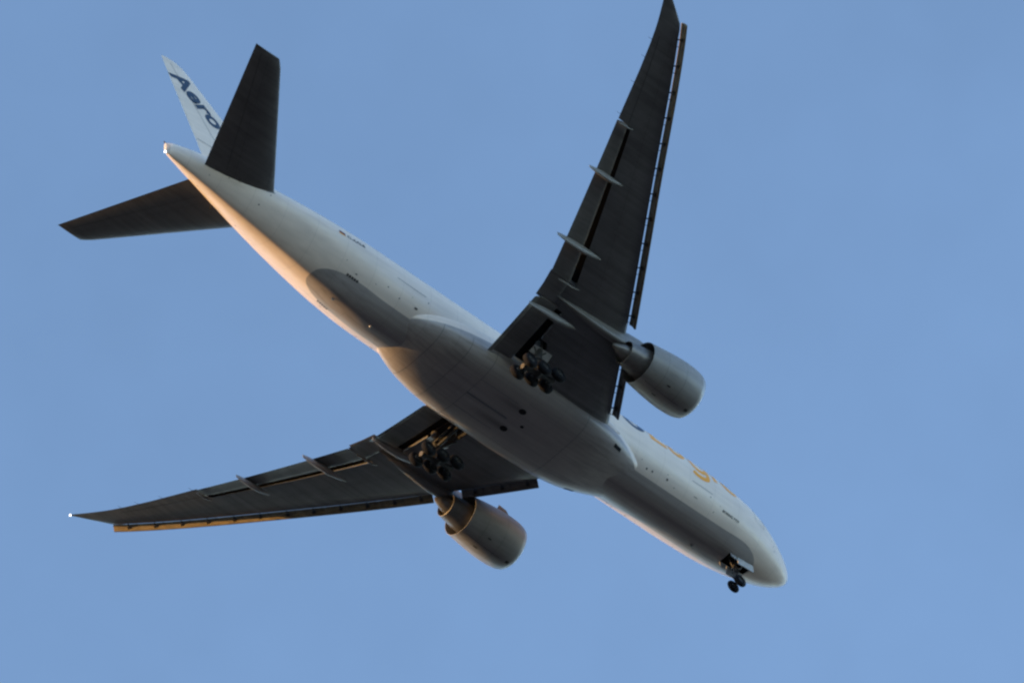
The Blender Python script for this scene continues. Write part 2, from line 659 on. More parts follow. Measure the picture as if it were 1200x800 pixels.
def stroke_g(s0, s1, z0, mat, side):
    """single-storey g: bowl, stem and an open hooked tail"""
    bmg = bmesh.new()
    w, wd = abs(s1 - s0), 0.40
    sg_ = 1 if s1 < s0 else -1

    def strip(pts):
        prev = None
        for i, (x, y) in enumerate(pts):
            x2, y2 = pts[min(i + 1, len(pts) - 1)]
            x1, y1 = pts[max(i - 1, 0)]
            dx, dy = x2 - x1, y2 - y1
            l = math.hypot(dx, dy) or 1
            pr = []
            for k in (-.5, 0, .5):
                px, py = x - dy / l * wd * k, y + dx / l * wd * k
                s = s0 - sg_ * px
                a = ang_at_z(s, z0) + py / 3.1
                p = surf(s, a, 0.008)
                if side > 0:
                    p.y = -p.y
                pr.append(bmg.verts.new(p))
            if prev:
                for k in (0, 1):
                    bmg.faces.new((prev[k], prev[k + 1], pr[k + 1], pr[k]))
            prev = pr
    r = w / 2 - wd / 2
    strip([(w / 2 + r * math.cos(q), 0.86 + 0.80 * math.sin(q)) for q in (2 * PI * k / 40 for k in range(41))])
    tail = [(w - wd / 2, 1.75 - 0.12 * k) for k in range(17)]
    tail += [(w / 2 + r * math.cos(q), -0.26 + 0.34 * math.sin(q)) for q in (-PI * k / 22 for k in range(1, 20))]
    strip(tail)
    obj('letter', bmg, mat, fus, False)


for side in (-1, 1):
    # on starboard the text runs tail to nose, on port nose to tail
    if side < 0:
        glyphs = [('A', 26.9, 24.5, 'blue'), ('e', 24.1, 22.3, 'blue'), ('r', 21.9, 20.7, 'blue'), ('o', 19.75, 17.55, 'blue'),
                  ('L', 17.05, 15.35, 'orange'), ('o', 15.15, 13.35, 'orange'), ('g', 12.92, 10.88, 'orange'),
                  ('i', 10.45, 9.95, 'orange'), ('c', 9.45, 7.85, 'orange')]
    else:
        glyphs = [('A', 7.6, 10.0, 'blue'), ('e', 10.2, 12.0, 'blue'), ('r', 12.3, 13.5, 'blue'), ('o', 13.6, 15.4, 'blue'),
                  ('L', 16.0, 17.6, 'orange'), ('o', 17.9, 19.7, 'orange'), ('g', 20.0, 21.9, 'orange'),
                  ('i', 22.4, 22.9, 'orange'), ('c', 23.3, 24.9, 'orange')]
    for ch, a, b, col in glyphs:
        if ch == 'g':
            stroke_g(a, b, 0.30, M[col], side)
            continue
        wrap_text(ch, a, b, 0.36 if ch in 'oec' else 0.40, 2.15, M[col], 'letter', side, 0.035)
    wrap_text('D-AALB', *((47.85, 46.2) if side < 0 else (46.2, 47.85)), 0.22, 0.36, M['ink'], 'registration', side, 0.02)
    wrap_text('BOEING 777F', *((9.25, 7.45) if side < 0 else (7.45, 9.25)), -1.80, 0.22, M['ink'], 'type_lettering', side, 0.035)
    # German flag ahead of the registration
    for k, mt in enumerate(('ink', 'red', 'gold')):
        b = bmesh.new()
        a1 = ang_at_z(48.3, 0.62) - k * 0.052
        patch(b, lambda s, a, o: surf(s, -side * a, o), 48.05, 48.6, a1 - 0.052, a1, 0.008)
        obj('flag_stripe', b, M[mt], fus, False)
    # cargo doors, access panels, ports
    b = bmesh.new()
    fn = lambda s, a, o: surf(s, -side * a, o)
    sg = R(1)
    outline(b, fn, 10.55, 12.75, 38 * sg, 69.3 * sg, 0.045, sides='t')
    outline(b, fn, 40.2, 43.05, 42 * sg, 76.5 * sg, 0.05, sides='t')
    outline(b, fn, 4.6, 5.75, 84 * sg, 117 * sg, 0.03)
    objs('door_outline', b, M['line'], fus, False)
    b = bmesh.new()
    for s, a, ds, da in ((17.0, 44.4, .14, 2.6), (16.45, 45.4, .14, 2.6), (14.95, 47.5, .16, 3.2), (15.05, 54.5, .07, 1.2), (14.1, 43, .08, 1.4),
                         (17.7, 52, .06, 1.1), (10.7, 63, .09, 1.6), (12.0, 49.0, .35, 0.9), (10.0, 46, .05, 2.5), (9.6, 60, .05, 1.0),
                         (39.9, 69, .10, 1.8), (40.8, 51, .28, 2.4), (39.3, 46, .12, 2.2), (43.6, 54.5, .10, 1.6), (42.4, 50, .10, 1.8),
                         (44.6, 48, .06, 1.0), (47.4, 52, .06, 1.2), (46.3, 43.5, .16, 1.3), (41.4, 62, .05, 1.0), (55.1, 46, .1, 2.5),
                         (3.25, 74, .07, 2.2), (3.05, 66, .06, 2.0), (3.55, 80, .05, 1.5), (57.9, 62, .07, 3), (59.3, 40, .06, 3)):
        patch(b, fn, s - ds / 2, s + ds / 2, R(a - da / 2), R(a + da / 2), 0.009, 2)
    objs('access_port', b, M['ink'], fus, False)
    b = bmesh.new()
    for k in range(5):
        s = 45.90 + 0.22 * k
        patch(b, fn, s, s + 0.17, 35.0 * sg, 38.4 * sg, 0.009, 2)
    objs('outflow_vent', b, M['ink'], fus, False)
    # cockpit windows
    b = bmesh.new()
    for s0, s1, a0, a1 in ((3.0, 4.15, 152, 172), (3.05, 4.1, 127, 150), (3.6, 4.6, 112, 125)):
        patch(b, fn, s0, s1, R(a0), R(a1), 0.010, 5)
    objs('cockpit_window', b, M['glass'], fus)

# belly antennas, beacon and drain masts
for s, a, h, l in ((9.6, -13.5, 0.26, 0.30), (46.6, -9.0, 0.24, 0.30)):
    b = bmesh.new()
    p = surf(s, R(a), -0.02)
    nrm = Vector((0, p.y, p.z + 0.0)).normalized()
    for k, (f, hh) in enumerate(((0, 0),)):
        base = [Vector((l * .5, 0, 0)), Vector((0, .03, 0)), Vector((-l * .5, 0, 0)), Vector((0, -.03, 0))]
        top = [Vector((l * .1, 0, 0)), Vector((-l * .1, .015, 0)), Vector((-l * .45, 0, 0)), Vector((-l * .1, -.015, 0))]
        loft(b, [[p + q for q in base], [p + nrm * h + q for q in top]])
    obj('blade_antenna', b, M['doorgrey'], fus, False)
b = bmesh.new()
ball(b, surf(42.95, R(-7), 0.02), 0.09)
obj('beacon', b, M['door'], fus)
b = bmesh.new()
ball(b, Vector((-62.95, 0, 1.06)), 0.065)
o = obj('tail_light', b, M['lamp'], fus)
b = bmesh.new()
tube(b, (-62.85, 0, 2.05), (-63.02, 0, 2.22), 0.06, 0.03)
obj('tail_static_wick', b, M['strutdark'], fus)

# fairing details: air inlets, pack outlets, seams
for s, y, r in ((29.1, -1.2, 0.24), (29.1, 0.85, 0.24), (28.15, -0.12, 0.12)):
    b = bmesh.new()
    zz = bB(s)
    ring0 = [Vector((-s + 1.35 * r * math.cos(2 * PI * k / 20), y + r * math.sin(2 * PI * k / 20), 0)) for k in range(20)]
    for q in ring0:
        w = bW(-q.x)
        q.z = -1.75 - (-1.75 - bB(-q.x)) * (1 - min(1, abs(q.y) / w) ** 3.3) ** (1 / 3.3) - 0.01
    b.faces.new([b.verts.new(q) for q in ring0])
    obj('pack_outlet', b, M['dark'], fairing, False)
for sd in (-1, 1):
    b = bmesh.new()
    patch(b, lambda s, a, o: fair_pt(s, -sd * a, o), 20.2, 21.0, R(48), R(58), 0.012, 4)
    obj('air_inlet', b, M['dark'], fairing, False)
b = bmesh.new()
for s in (24.2, 33.6, 35.9, 38.4):
    patch(b, fair_pt, s, s + 0.045, R(-80), R(80), 0.008, 40)
for a in (-14, 14):
    patch(b, fair_pt, 29.8, 33.6, R(a), R(a + .7), 0.008, 12)
patch(b, fair_pt, 29.6, 33.6, R(-.12), R(.12), 0.008, 12)
patch(b, fair_pt, 20.5, 29.2, R(22), R(22.5), 0.008, 12)
patch(b, fair_pt, 20.5, 29.2, R(-22.5), R(-22), 0.008, 12)
objs('panel_seam', b, M['line'], fairing, False)


# ------------------------------------------------------------------ wings
def zw(y):
    a = max(y - 3.0, 0.0)
    return -1.9 + 0.105 * a + 0.0035 * a * a


LE = pchip([0, 3.1, 10.6, 20, 29.93, 30.80, 31.0, 31.5, 32.0, 32.45], [19.8, 21.9, 26.98, 33.38, 39.98, 40.62, 40.92, 41.72, 42.54, 43.30])
TE = pchip([0, 3.0, 8.6, 10.9, 22.8, 29.55, 31.2, 32.45], [34.45, 34.45, 34.62, 35.1, 39.42, 41.93, 42.78, 43.5])


def wing_z(y, u):
    """chord line height at chord fraction u (nose-up twist inboard)"""
    tw = lerp(0.034, 0.005, min(1, y / 25.0))
    return zw(y) - tw * u * (TE(y) - LE(y))


def foil(u, tc):
    t = 5 * tc * (0.2969 * math.sqrt(max(u, 0)) - 0.126 * u - 0.3516 * u * u + 0.2843 * u ** 3 - 0.1036 * u ** 4)
    cam_ = 0.012 * (1 - (2 * u - 1) ** 2)
    return cam_ + t * 0.92, cam_ - t


US = [0, .004, .012, .03, .06, .1, .16, .24, .34, .45, .55, .64, .72, .79, .85, .9, .95, 1.0]
# u of flap cove start (lower skin ends), by span: inboard flap, flaperon, outboard flap
def cove_s(y):
    if y < 8.9:
        return lerp(31.45, 31.95, (y - 3) / 5.9)
    return lerp(32.62, 38.15, (y - 10.9) / 11.95)


def wing_section(y, side, cove):
    le, te = LE(y), TE(y)
    c = te - le
    tc = lerp(0.135, 0.095, min(1, y / 24.0))
    te_m = te
    up, lo = [], []
    flapzone = cove is not None
    umax = 1.0
    if flapzone:
        umax = (cove - le) / c + (1.0 if y < 9 else 0.55) / c         # spoiler edge over the flap
    for u in US:
        uu = u * umax
        zu, _ = foil(uu, tc)
        up.append(Vector((-(le + uu * c), side * y, wing_z(y, uu) + zu * c)))
    uc = (cove - le) / c if flapzone else 1.0
    if not flapzone:
        for u in US:
            zl = foil(u, tc)[1]
            lo.append(Vector((-(le + u * c), side * y, wing_z(y, u) + zl * c)))
    else:
        K = 12                                    # fixed index of the crisp step
        for i in range(K + 1):
            uu = uc * US[i] / US[K]
            zl = foil(uu, tc)[1]
            lo.append(Vector((-(le + uu * c), side * y, wing_z(y, uu) + zl * c)))
        nrest = len(US) - K - 1
        for i in range(nrest):
            uu = lerp(uc - 0.25 / c, umax, i / (nrest - 1))   # undercut edge
            zu = foil(uu, tc)[0]
            lo.append(Vector((-(le + uu * c), side * y, wing_z(y, uu) + zu * c - lerp(0.05, 0.03, i / (nrest - 1)))))
    return up + lo[:0:-1]


def flap(bm, side, y0, y1, n, le, te, zdrop0, zdrop1, ztop, th):
    """slotted flap: le(y), te(y) stations, height drop below the wing's plane at both edges"""
    rings = []
    for i in range(n + 1):
        y = lerp(y0, y1, i / n)
        a, b = le(y), te(y)
        c = b - a
        za = zw(y) + lerp(zdrop0[0], zdrop0[1], i / n)
        zb_ = zw(y) + lerp(zdrop1[0], zdrop1[1], i / n)
        pts_u, pts_l = [], []
        for u in US:
            t = 5 * th * (0.2969 * math.sqrt(u) - 0.126 * u - 0.3516 * u * u + 0.2843 * u ** 3 - 0.1036 * u ** 4)
            cb = 0.05 * (1 - (2 * u - 1) ** 2)
            base = Vector((-(a + u * c), side * y, lerp(za, zb_, u)))
            pts_u.append(base + Vector((0, 0, (cb + t) * c)))
            pts_l.append(base + Vector((0, 0, (cb - t) * c)))
        rings.append(pts_u + pts_l[:0:-1])
    loft(bm, rings)


def canoe(bm, side, y, s0, s1, zn, zt, w, d):
    """flap track fairing: slender pod from s0 (nose) to s1 (tail), drooped tail"""
    rings = []
    n = 22
    for i in range(n + 1):
        u = i / n
        rw = max(math.sin(PI * u ** 0.80) ** 0.6 if 0 < u < 1 else 0.0, 0.04)
        rd = min(1.0, (u / 0.45) ** 0.8) if u < 0.45 else 1.0 - 0.55 * ((u - 0.45) / 0.55) ** 2.2
        rd = max(rd, 0.03)
        z = lerp(zn, zt, u) + (-0.18 * math.sin(PI * u))
        if u > 0.55:
            z -= 0.22 * ((u - 0.55) / 0.45) ** 1.5
        rings.append([Vector((-lerp(s0, s1, u), side * (y + w * rw * math.cos(q)), z + d * rd * math.sin(q)))
                      for q in (2 * PI * k / 16 for k in range(16))])
    loft(bm, rings)


def slat(bm, side, y0, y1, n):
    """extended leading edge slat segment: curved shell hung ahead of the wing nose"""
    rings = []
    sw = math.atan(0.672)
    nf, no = math.cos(sw), math.sin(sw)
    # section in (forward, up) from the wing nose: outer skin then hollow back
    sec = [(0.15, 0.09), (0.27, 0.085), (0.40, 0.03), (0.51, -0.07), (0.575, -0.19), (0.595, -0.31), (0.565, -0.395),
           (0.50, -0.41), (0.44, -0.36), (0.40, -0.24), (0.35, -0.13), (0.28, -0.04), (0.21, 0.02), (0.15, 0.06)]
    for i in range(n + 1):
        y = lerp(y0, y1, i / n)
        k = lerp(1.12, 0.92, min(1, max(0, (y - 4) / 26)))
        nose = Vector((-LE(y) - 0.03, side * y, wing_z(y, 0)))
        rings.append([nose + Vector((f * k * nf, side * f * k * no, z * k)) for f, z in sec])
    loft(bm, rings)


for side in (-1, 1):
    bm = bmesh.new()
    ys_in = [3.35, 5, 6.5, 8.0, 8.72]
    ys_out = [10.95, 13, 15, 17, 19, 21, 22.85]
    rings = []
    for y in (1.6, 2.4, 3.34):
        rings.append(wing_section(y, side, None))
    for y in ys_in:
        rings.append(wing_section(y, side, cove_s(y)))
    for y in (8.73, 9.8, 10.94):
        rings.append(wing_section(y, side, None))
    for y in ys_out:
        rings.append(wing_section(y, side, cove_s(y)))
    for y in (22.86, 24.5, 26.5, 28.5, 29.5, 29.95, 30.4, 30.8, 31.0, 31.3, 31.7, 32.05, 32.3, 32.45):
        rings.append(wing_section(y, side, None))
    loft(bm, rings)
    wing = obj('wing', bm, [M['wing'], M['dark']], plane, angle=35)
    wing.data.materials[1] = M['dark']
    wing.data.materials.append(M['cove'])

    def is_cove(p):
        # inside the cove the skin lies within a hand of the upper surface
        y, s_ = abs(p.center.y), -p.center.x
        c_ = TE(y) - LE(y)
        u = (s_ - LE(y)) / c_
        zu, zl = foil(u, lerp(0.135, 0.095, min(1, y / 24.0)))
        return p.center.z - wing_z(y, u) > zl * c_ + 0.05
    for p in wing.data.polygons:                 # shade inside the flap coves, painted as near-black
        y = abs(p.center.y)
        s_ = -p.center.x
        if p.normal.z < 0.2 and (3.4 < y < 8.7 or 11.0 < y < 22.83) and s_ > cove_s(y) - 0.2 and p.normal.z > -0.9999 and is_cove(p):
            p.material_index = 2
    # leg slot and wheel well in the wing root
    c = bmesh.new()
    lo = [(-29.95, 3.2), (-29.95, 4.6), (-31.1, 6.15), (-32.3, 6.15), (-32.0, 3.2)]
    if side < 0:
        lo = lo[::-1]
    v0 = [c.verts.new((x, side * y, -4.6)) for x, y in lo]
    v1 = [c.verts.new((x, side * y, -1.75 + 0.06 * (y - 3))) for x, y in lo]
    c.faces.new(v0)
    c.faces.new(v1)
    for i in range(5):
        j = (i + 1) % 5
        c.faces.new((v0[i], v0[j], v1[j], v1[i]))
    cut(wing, c)
    for p in wing.data.polygons:
        p.use_smooth = True
    wing.data.set_sharp_from_angle(angle=R(35))

    # flaps
    b = bmesh.new()
    flap(b, side, 3.45, 8.98, 4, lambda y: lerp(32.3, 32.6, (y - 3.4) / 5.2), lambda y: lerp(34.22, 34.5, (y - 3.1) / 5.6),
         (-0.42, -0.42), (-0.70, -0.66), None, 0.15)
    obj('flap', b, M['flap'], wing)
    b = bmesh.new()
    flap(b, side, 3.45, 8.98, 4, lambda y: lerp(34.18, 34.46, (y - 3.4) / 5.2), lambda y: lerp(34.75, 35.05, (y - 3.1) / 5.6),
         (-0.78, -0.74), (-1.22, -1.14), None, 0.16)
    obj('aft_flap', b, M['flap'], wing)
    b = bmesh.new()
    flap(b, side, 9.02, 11.0, 2, lambda y: lerp(33.0, 33.3, (y - 8.8) / 2.1), lambda y: lerp(34.75, 35.12, (y - 8.8) / 2.1),
         (-0.34, -0.32), (-0.50, -0.45), None, 0.16)
    obj('flaperon', b, M['flap'], wing)
    b = bmesh.new()
    flap(b, side, 11.02, 22.84, 8, lambda y: lerp(33.25, 38.45, (y - 11.0) / 11.8), lambda y: lerp(35.22, 39.55, (y - 11.0) / 11.8),
         (-0.24, -0.10), (-0.56, -0.26), None, 0.16)
    obj('flap', b, M['flap'], wing)
    # aileron hinge seams
    b = bmesh.new()
    for y0, y1, u in ((23.0, 29.3, 0.76),):
        pts = []
        for i in range(9):
            y = lerp(y0, y1, i / 8)
            c_ = TE(y) - LE(y)
            zl = foil(u, lerp(0.135, 0.095, min(1, y / 24)))[1]
            pts.append((Vector((-(LE(y) + u * c_), side * y, wing_z(y, u) + zl * c_ - 0.012)),
                        Vector((-(LE(y) + u * c_ + .06), side * y, wing_z(y, u) + zl * c_ - 0.012))))
        for (p, q), (p2, q2) in zip(pts[:-1], pts[1:]):
            b.faces.new([b.verts.new(w) for w in (p, q, q2, p2)])
    obj('aileron_gap', b, M['seam'], wing, False)
    # flap track fairings
    for y, s0, s1, dn, dt, w, d in ((8.45, 30.4, 35.15, -0.82, -1.08, 0.26, 0.40),
                                    (13.75, 32.7, 37.2, -0.48, -0.62, 0.20, 0.38),
                                    (19.1, 35.5, 38.95, -0.34, -0.42, 0.18, 0.32)):
        b = bmesh.new()
        canoe(b, side, y, s0, s1, zw(y) + dn, zw(y) + dt, w, d)
        obj('flap_track_fairing', b, M['canoe'], wing)
    for y, s0, s1 in ((10.9, 32.2, 34.4), (22.85, 37.9, 39.5)):      # short hinge fairings at the flap ends
        b = bmesh.new()
        canoe(b, side, y, s0, s1, zw(y) - 0.42 if y < 12 else zw(y) - 0.22, zw(y) - 0.5 if y < 12 else zw(y) - 0.28, 0.08, 0.13)
        obj('hinge_fairing', b, M['flap'], wing)
    # slats: one inboard, six outboard, with tracks
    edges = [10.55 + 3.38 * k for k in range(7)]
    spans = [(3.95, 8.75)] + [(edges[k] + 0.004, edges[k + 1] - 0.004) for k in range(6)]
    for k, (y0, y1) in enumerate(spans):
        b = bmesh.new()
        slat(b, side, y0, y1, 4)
        so = obj('slat', b, M['slatshade' if k == 0 else 'slat'], wing, angle=50)
        b = bmesh.new()
        for y in ((4.6, 6.2, 7.9) if k == 0 else (y0 + 0.75, y0 + 2.42)):
            nose = Vector((-LE(y), side * y, wing_z(y, 0)))
            sw = math.atan(0.672)
            f = Vector((math.cos(sw), side * math.sin(sw), 0))
            t_ = Vector((-math.sin(sw), side * math.cos(sw), 0))
            slab(b, [nose + f * .20 + Vector((0, 0, -.17)), nose + f * .42 + Vector((0, 0, -.28)),
                     nose + f * .40 + Vector((0, 0, -.10)), nose + f * .20 + Vector((0, 0, -.05))], 0.26)
            slab(b, [nose - f * .12 + Vector((0, 0, -.12)), nose + f * .21 + Vector((0, 0, -.13)),
                     nose + f * .21 + Vector((0, 0, -.06)), nose - f * .12 + Vector((0, 0, -.05))], 0.07)
            q = t_ * -0.62
            tube(b, nose - f * 0.1 + q + Vector((0, 0, -.07)), nose + f * .42 + q + Vector((0, 0, -.2)), 0.022)
        objs('slat_track', b, M['strutdark'], wing, False)
    # root fillet ahead of the wing
    b = bmesh.new()
    rings = []
    for i in range(9):
        u = i / 8
        s = lerp(20.7, 24.0, u)
        r = 0.05 + 0.33 * math.sin(PI * min(1, u * 0.75 + 0.05))
        rings.append([Vector((-s, side * (lerp(3.15, 3.55, u) + 0.45 * r * math.cos(q)), -1.75 + r * math.sin(q)))
                      for q in (2 * PI * k / 14 for k in range(14))])
    loft(b, rings)
    obj('root_fillet', b, M['white'], wing)
    # wing tip light
    b = bmesh.new()
    tip = Vector((-43.45, side * 32.47, wing_z(32.4, 0.9)))
    ball(b, tip, 0.06)
    obj('wingtip_light', b, M['lamp'], wing)
    # fuel vent / static wicks on the trailing edge
    b = bmesh.new()
    for y in (23.2, 25.6, 27.5, 28.8):
        p = Vector((-TE(y) + .02, side * y, wing_z(y, 1)))
        tube(b, p, p + Vector((-0.42, 0, -0.02)), 0.018, 0.008, 6)
    objs('static_wick', b, M['strutdark'], wing)

    # ------------------------------------------------------------------ engine
    EY, S0, ZC, S1 = 9.61 * side, 19.9, -3.0, 25.15
    ax = Vector((-1, 0, 0.022)).normalized()            # aft along the nacelle
    org = Vector((-S0, EY, ZC))
    b = bmesh.new()
    prof_out = [(0.0, 1.66), (0.03, 1.72), (0.10, 1.79), (0.25, 1.86), (0.6, 1.945), (1.1, 2.00), (1.8, 2.02), (2.6, 1.99),
                (3.4, 1.92), (4.2, 1.83), (4.8, 1.755), (5.25, 1.70)]
    prof_in = [(5.25, 1.675), (4.6, 1.70), (3.6, 1.72), (2.4, 1.66), (1.4, 1.62), (0.7, 1.56), (0.3, 1.55), (0.10, 1.585), (0.0, 1.66)]
    lathe(b, org, ax, prof_out + prof_in, 64, cap=False)
    eng = obj('engine', b, M['nacelle'], plane)
    # fan disc
    b = bmesh.new()
    d, u, v = frame(ax)
    fc = org + d * 1.35
    for k in range(22):
        a = 2 * PI * k / 22
        rad = u * math.cos(a) + v * math.sin(a)
        tan = -u * math.sin(a) + v * math.cos(a)
        rings = []
        for i in range(7):
            r = lerp(0.42, 1.60, i / 6)
            tw = lerp(0.35, 1.05, i / 6)
            ch = lerp(0.30, 0.46, i / 6)
            dirv = d * math.cos(tw) + tan * math.sin(tw)
            nn = dirv.cross(rad).normalized() * 0.02
            p = fc + rad * r - d * 0.06 * math.sin(PI * i / 6)
            rings.append([p - dirv * ch * .5, p + nn, p + dirv * ch * .5, p - nn])
        loft(b, rings)
    objs('fan_blade', b, M['fan'], eng)
    b = bmesh.new()
    lathe(b, org + d * 0.55, ax, [(0, 0.0), (0.1, .1), (0.35, .25), (0.7, .40), (1.0, .46)], 32)
    obj('spinner', b, M['fan'], eng)
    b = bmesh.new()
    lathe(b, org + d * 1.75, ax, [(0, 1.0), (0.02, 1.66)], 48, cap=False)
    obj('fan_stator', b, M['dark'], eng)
    b = bmesh.new()
    lathe(b, org, ax, [(3.0, 1.0), (3.6, 1.22), (4.4, 1.27), (5.25, 1.18), (6.1, 1.03), (6.75, 0.92), (6.76, 0.88), (6.0, 0.9), (5.0, 0.9)], 48, cap=False)
    obj('core_cowl', b, M['core'], eng)
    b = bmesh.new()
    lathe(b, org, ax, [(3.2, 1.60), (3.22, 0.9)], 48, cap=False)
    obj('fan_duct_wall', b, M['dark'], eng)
    b = bmesh.new()
    lathe(b, org, ax, [(5.2, 0.88), (6.0, 0.72), (6.9, 0.52), (7.7, 0.22), (7.95, 0.0)], 32)
    obj('exhaust_plug', b, M['core'], eng)
    # strake on the inboard side of the nacelle
    b = bmesh.new()
    aa = R(52)
    inb = Vector((0, -side * math.cos(aa), math.sin(aa)))
    p = org + d * 0.95
    slab(b, [p + d * 0.0 + inb * 1.94, p + d * 1.55 + inb * 1.97, p + d * 1.5 + inb * 2.42, p + d * 0.75 + inb * 2.36], 0.05)
    obj('strake', b, M['nacelle'], eng, False)
    # drain and latch marks under the cowl
    b = bmesh.new()
    for sa, aw, s_a, s_b in ((-3, 7, 0.55, 0.85), (0.0, .7, 1.5, 4.9), (14, 3, 3.3, 3.7), (-24, 3, 3.0, 3.3)):
        def npt(s, a, o):
            i = 0
            while i < len(prof_out) - 2 and s > prof_out[i + 1][0]:
                i += 1
            (t0, r0), (t1, r1) = prof_out[i], prof_out[i + 1]
            r = lerp(r0, r1, (s - t0) / (t1 - t0)) + o
            return org + d * s + Vector((0, r * math.sin(a), -r * math.cos(a)))
        patch(b, npt, s_a, s_b, R(sa), R(sa + aw), 0.012, 6)
    objs('cowl_latch', b, M['strutdark'], eng, False)
    # pylon
    b = bmesh.new()
    prof = [(21.6, -1.00, -1.6, .10), (22.4, -0.72, -1.6, .24), (23.6, -0.55, -1.6, .33), (25.0, -0.42, -1.75, .36), (26.2, -0.55, -2.05, .38),
            (27.2, -0.9, -2.22, .38), (28.2, -1.0, -2.26, .36), (29.4, -1.0, -2.18, .31), (30.8, -1.0, -1.98, .23), (32.2, -1.1, -1.74, .13), (33.4, -1.2, -1.5, .02)]
    rings = []
    for s, zt, zb, w in prof:
        rr = []
        for k in range(16):
            q = 2 * PI * k / 16
            e = 0.55
            rr.append(Vector((-s, EY + w * math.copysign(abs(math.cos(q)) ** e, math.cos(q)),
                              0.5 * (zt + zb) + 0.5 * (zt - zb) * math.copysign(abs(math.sin(q)) ** e, math.sin(q)))))
        rings.append(rr)
    loft(b, rings)
    obj('pylon', b, M['pylon'], eng)

    # ------------------------------------------------------------------ main gear
    GY, GS, GZ = 5.44 * side, 31.78, -5.30
    b = bmesh.new()
    top = Vector((-31.35, 5.62 * side, -1.7))
    bot = Vector((-GS, GY, GZ))
    mid = top.lerp(bot, 0.58)
    tube(b, top, mid, 0.30, 0.27)
    tube(b, mid, bot, 0.19, 0.19)
    tube(b, mid + Vector((0, 0, .12)), mid - Vector((0, 0, .08)), 0.33)
    slab(b, [mid + Vector((-.35, 0, .0)), bot + Vector((-.38, 0, .35)), bot + Vector((-.18, 0, .25)), mid + Vector((-.15, 0, -.1))], 0.16)
    gear = obj('main_landing_gear', b, M['strut'], plane)
    tilt = R(11)
    fdir = Vector((math.cos(tilt), 0, math.sin(tilt)))
    b = bmesh.new()
    tube(b, bot - fdir * 1.62, bot + fdir * 1.62, 0.20)
    tube(b, bot + Vector((0, -.28, 0)), bot + Vector((0, .28, 0)), 0.28)
    tube(b, bot + fdir * 0.9 + Vector((0, 0, .1)), mid + Vector((.25, 0, -.2)), 0.08)
    objs('bogie_beam', b, M['strutdark'], gear)
    b = bmesh.new()
    for k in (-1, 0, 1):
        cpt = bot + fdir * 1.48 * k
        tube(b, cpt + Vector((0, -.85, 0)), cpt + Vector((0, .85, 0)), 0.085)
        for w in (-.42, .42):
            tube(b, cpt + Vector((0, w - .07, 0)), cpt + Vector((0, w + .07, 0)), 0.26)
    objs('axle', b, M['strutdark'], gear)
    for k in (-1, 0, 1):
        for w in (-1, 1):
            cpt = bot + fdir * 1.48 * k + Vector((0, w * 0.70, 0))
            b = bmesh.new()
            lathe(b, cpt - Vector((0, .25, 0)), (0, 1, 0),
                  [(.02, .30), (.0, .40), (.02, .50), (.06, .575), (.13, .62), (.2, .635), (.3, .635), (.37, .62), (.44, .575), (.48, .50), (.5, .40), (.48, .30)], 36, cap=False)
            wh = obj('wheel', b, M['tyre'], gear)
            b = bmesh.new()
            lathe(b, cpt - Vector((0, .2, 0)), (0, 1, 0),
                  [(0.10, 0.0), (0.08, .09), (0.02, .11), (0.08, .14), (0.10, .22), (0.03, .27), (0.02, .30),
                   (.38, .30), (.37, .27), (.30, .22), (.32, .14), (.38, .11), (.32, .09), (.30, 0.0)], 28, cap=False)
            obj('wheel_rim', b, M['strutdark'], gear)
    b = bmesh.new()
    tube(b, (-29.75, 4.9 * side, -2.0), mid + Vector((.1, 0, .1)), 0.13)
    tube(b, (-29.75, 4.9 * side, -2.0), (-30.6, 5.2 * side, -2.7), 0.17)
    objs('drag_brace', b, M['strut'], gear)
    b = bmesh.new()
    tube(b, (-31.0, 3.1 * side, -2.55), mid + Vector((0, -side * .1, .15)), 0.13)
    tube(b, (-31.4, 3.1 * side, -2.45), mid + Vector((-.2, -side * .1, .55)), 0.08)
    tube(b, (-31.0, 3.9 * side, -2.9), (-30.2, 4.6 * side, -2.1), 0.07)
    objs('side_brace', b, M['strut'], gear)
    b = bmesh.new()
    for q in (0.16, 0.24):
        tube(b, top + Vector((-.15, side * q, 0)), bot + Vector((-.2, side * q, .3)), 0.025, n=6)
    tube(b, bot + fdir * 1.3 + Vector((0, 0, .22)), bot - fdir * 1.3 + Vector((0, 0, .22)), 0.05, n=6)
    objs('brake_hose', b, M['strutdark'], gear)
    b = bmesh.new()
    y0, y1 = 5.85 * side, 5.3 * side
    slab(b, [(-30.35, y0, -2.55), (-32.1, y0, -2.60), (-32.25, y1, -2.98), (-30.42, y1, -2.95)], 0.07)
    obj('strut_door', b, M['door'], gear, False)
    b = bmesh.new()
    tube(b, (-31.0, y0, -2.8), mid + Vector((0, 0, .5)), 0.05)
    tube(b, (-32.2, y0, -2.9), mid + Vector((-.1, 0, .2)), 0.05)
    objs('door_link', b, M['strut'], gear)
    b = bmesh.new()
    slab(b, [(-30.1, 3.35 * side, -3.0), (-32.2, 3.35 * side, -3.0), (-32.2, 3.05 * side, -3.95), (-30.3, 3.05 * side, -3.95)], 0.05)
    b.free()

    # ------------------------------------------------------------------ tailplane
    b = bmesh.new()
    rings = []
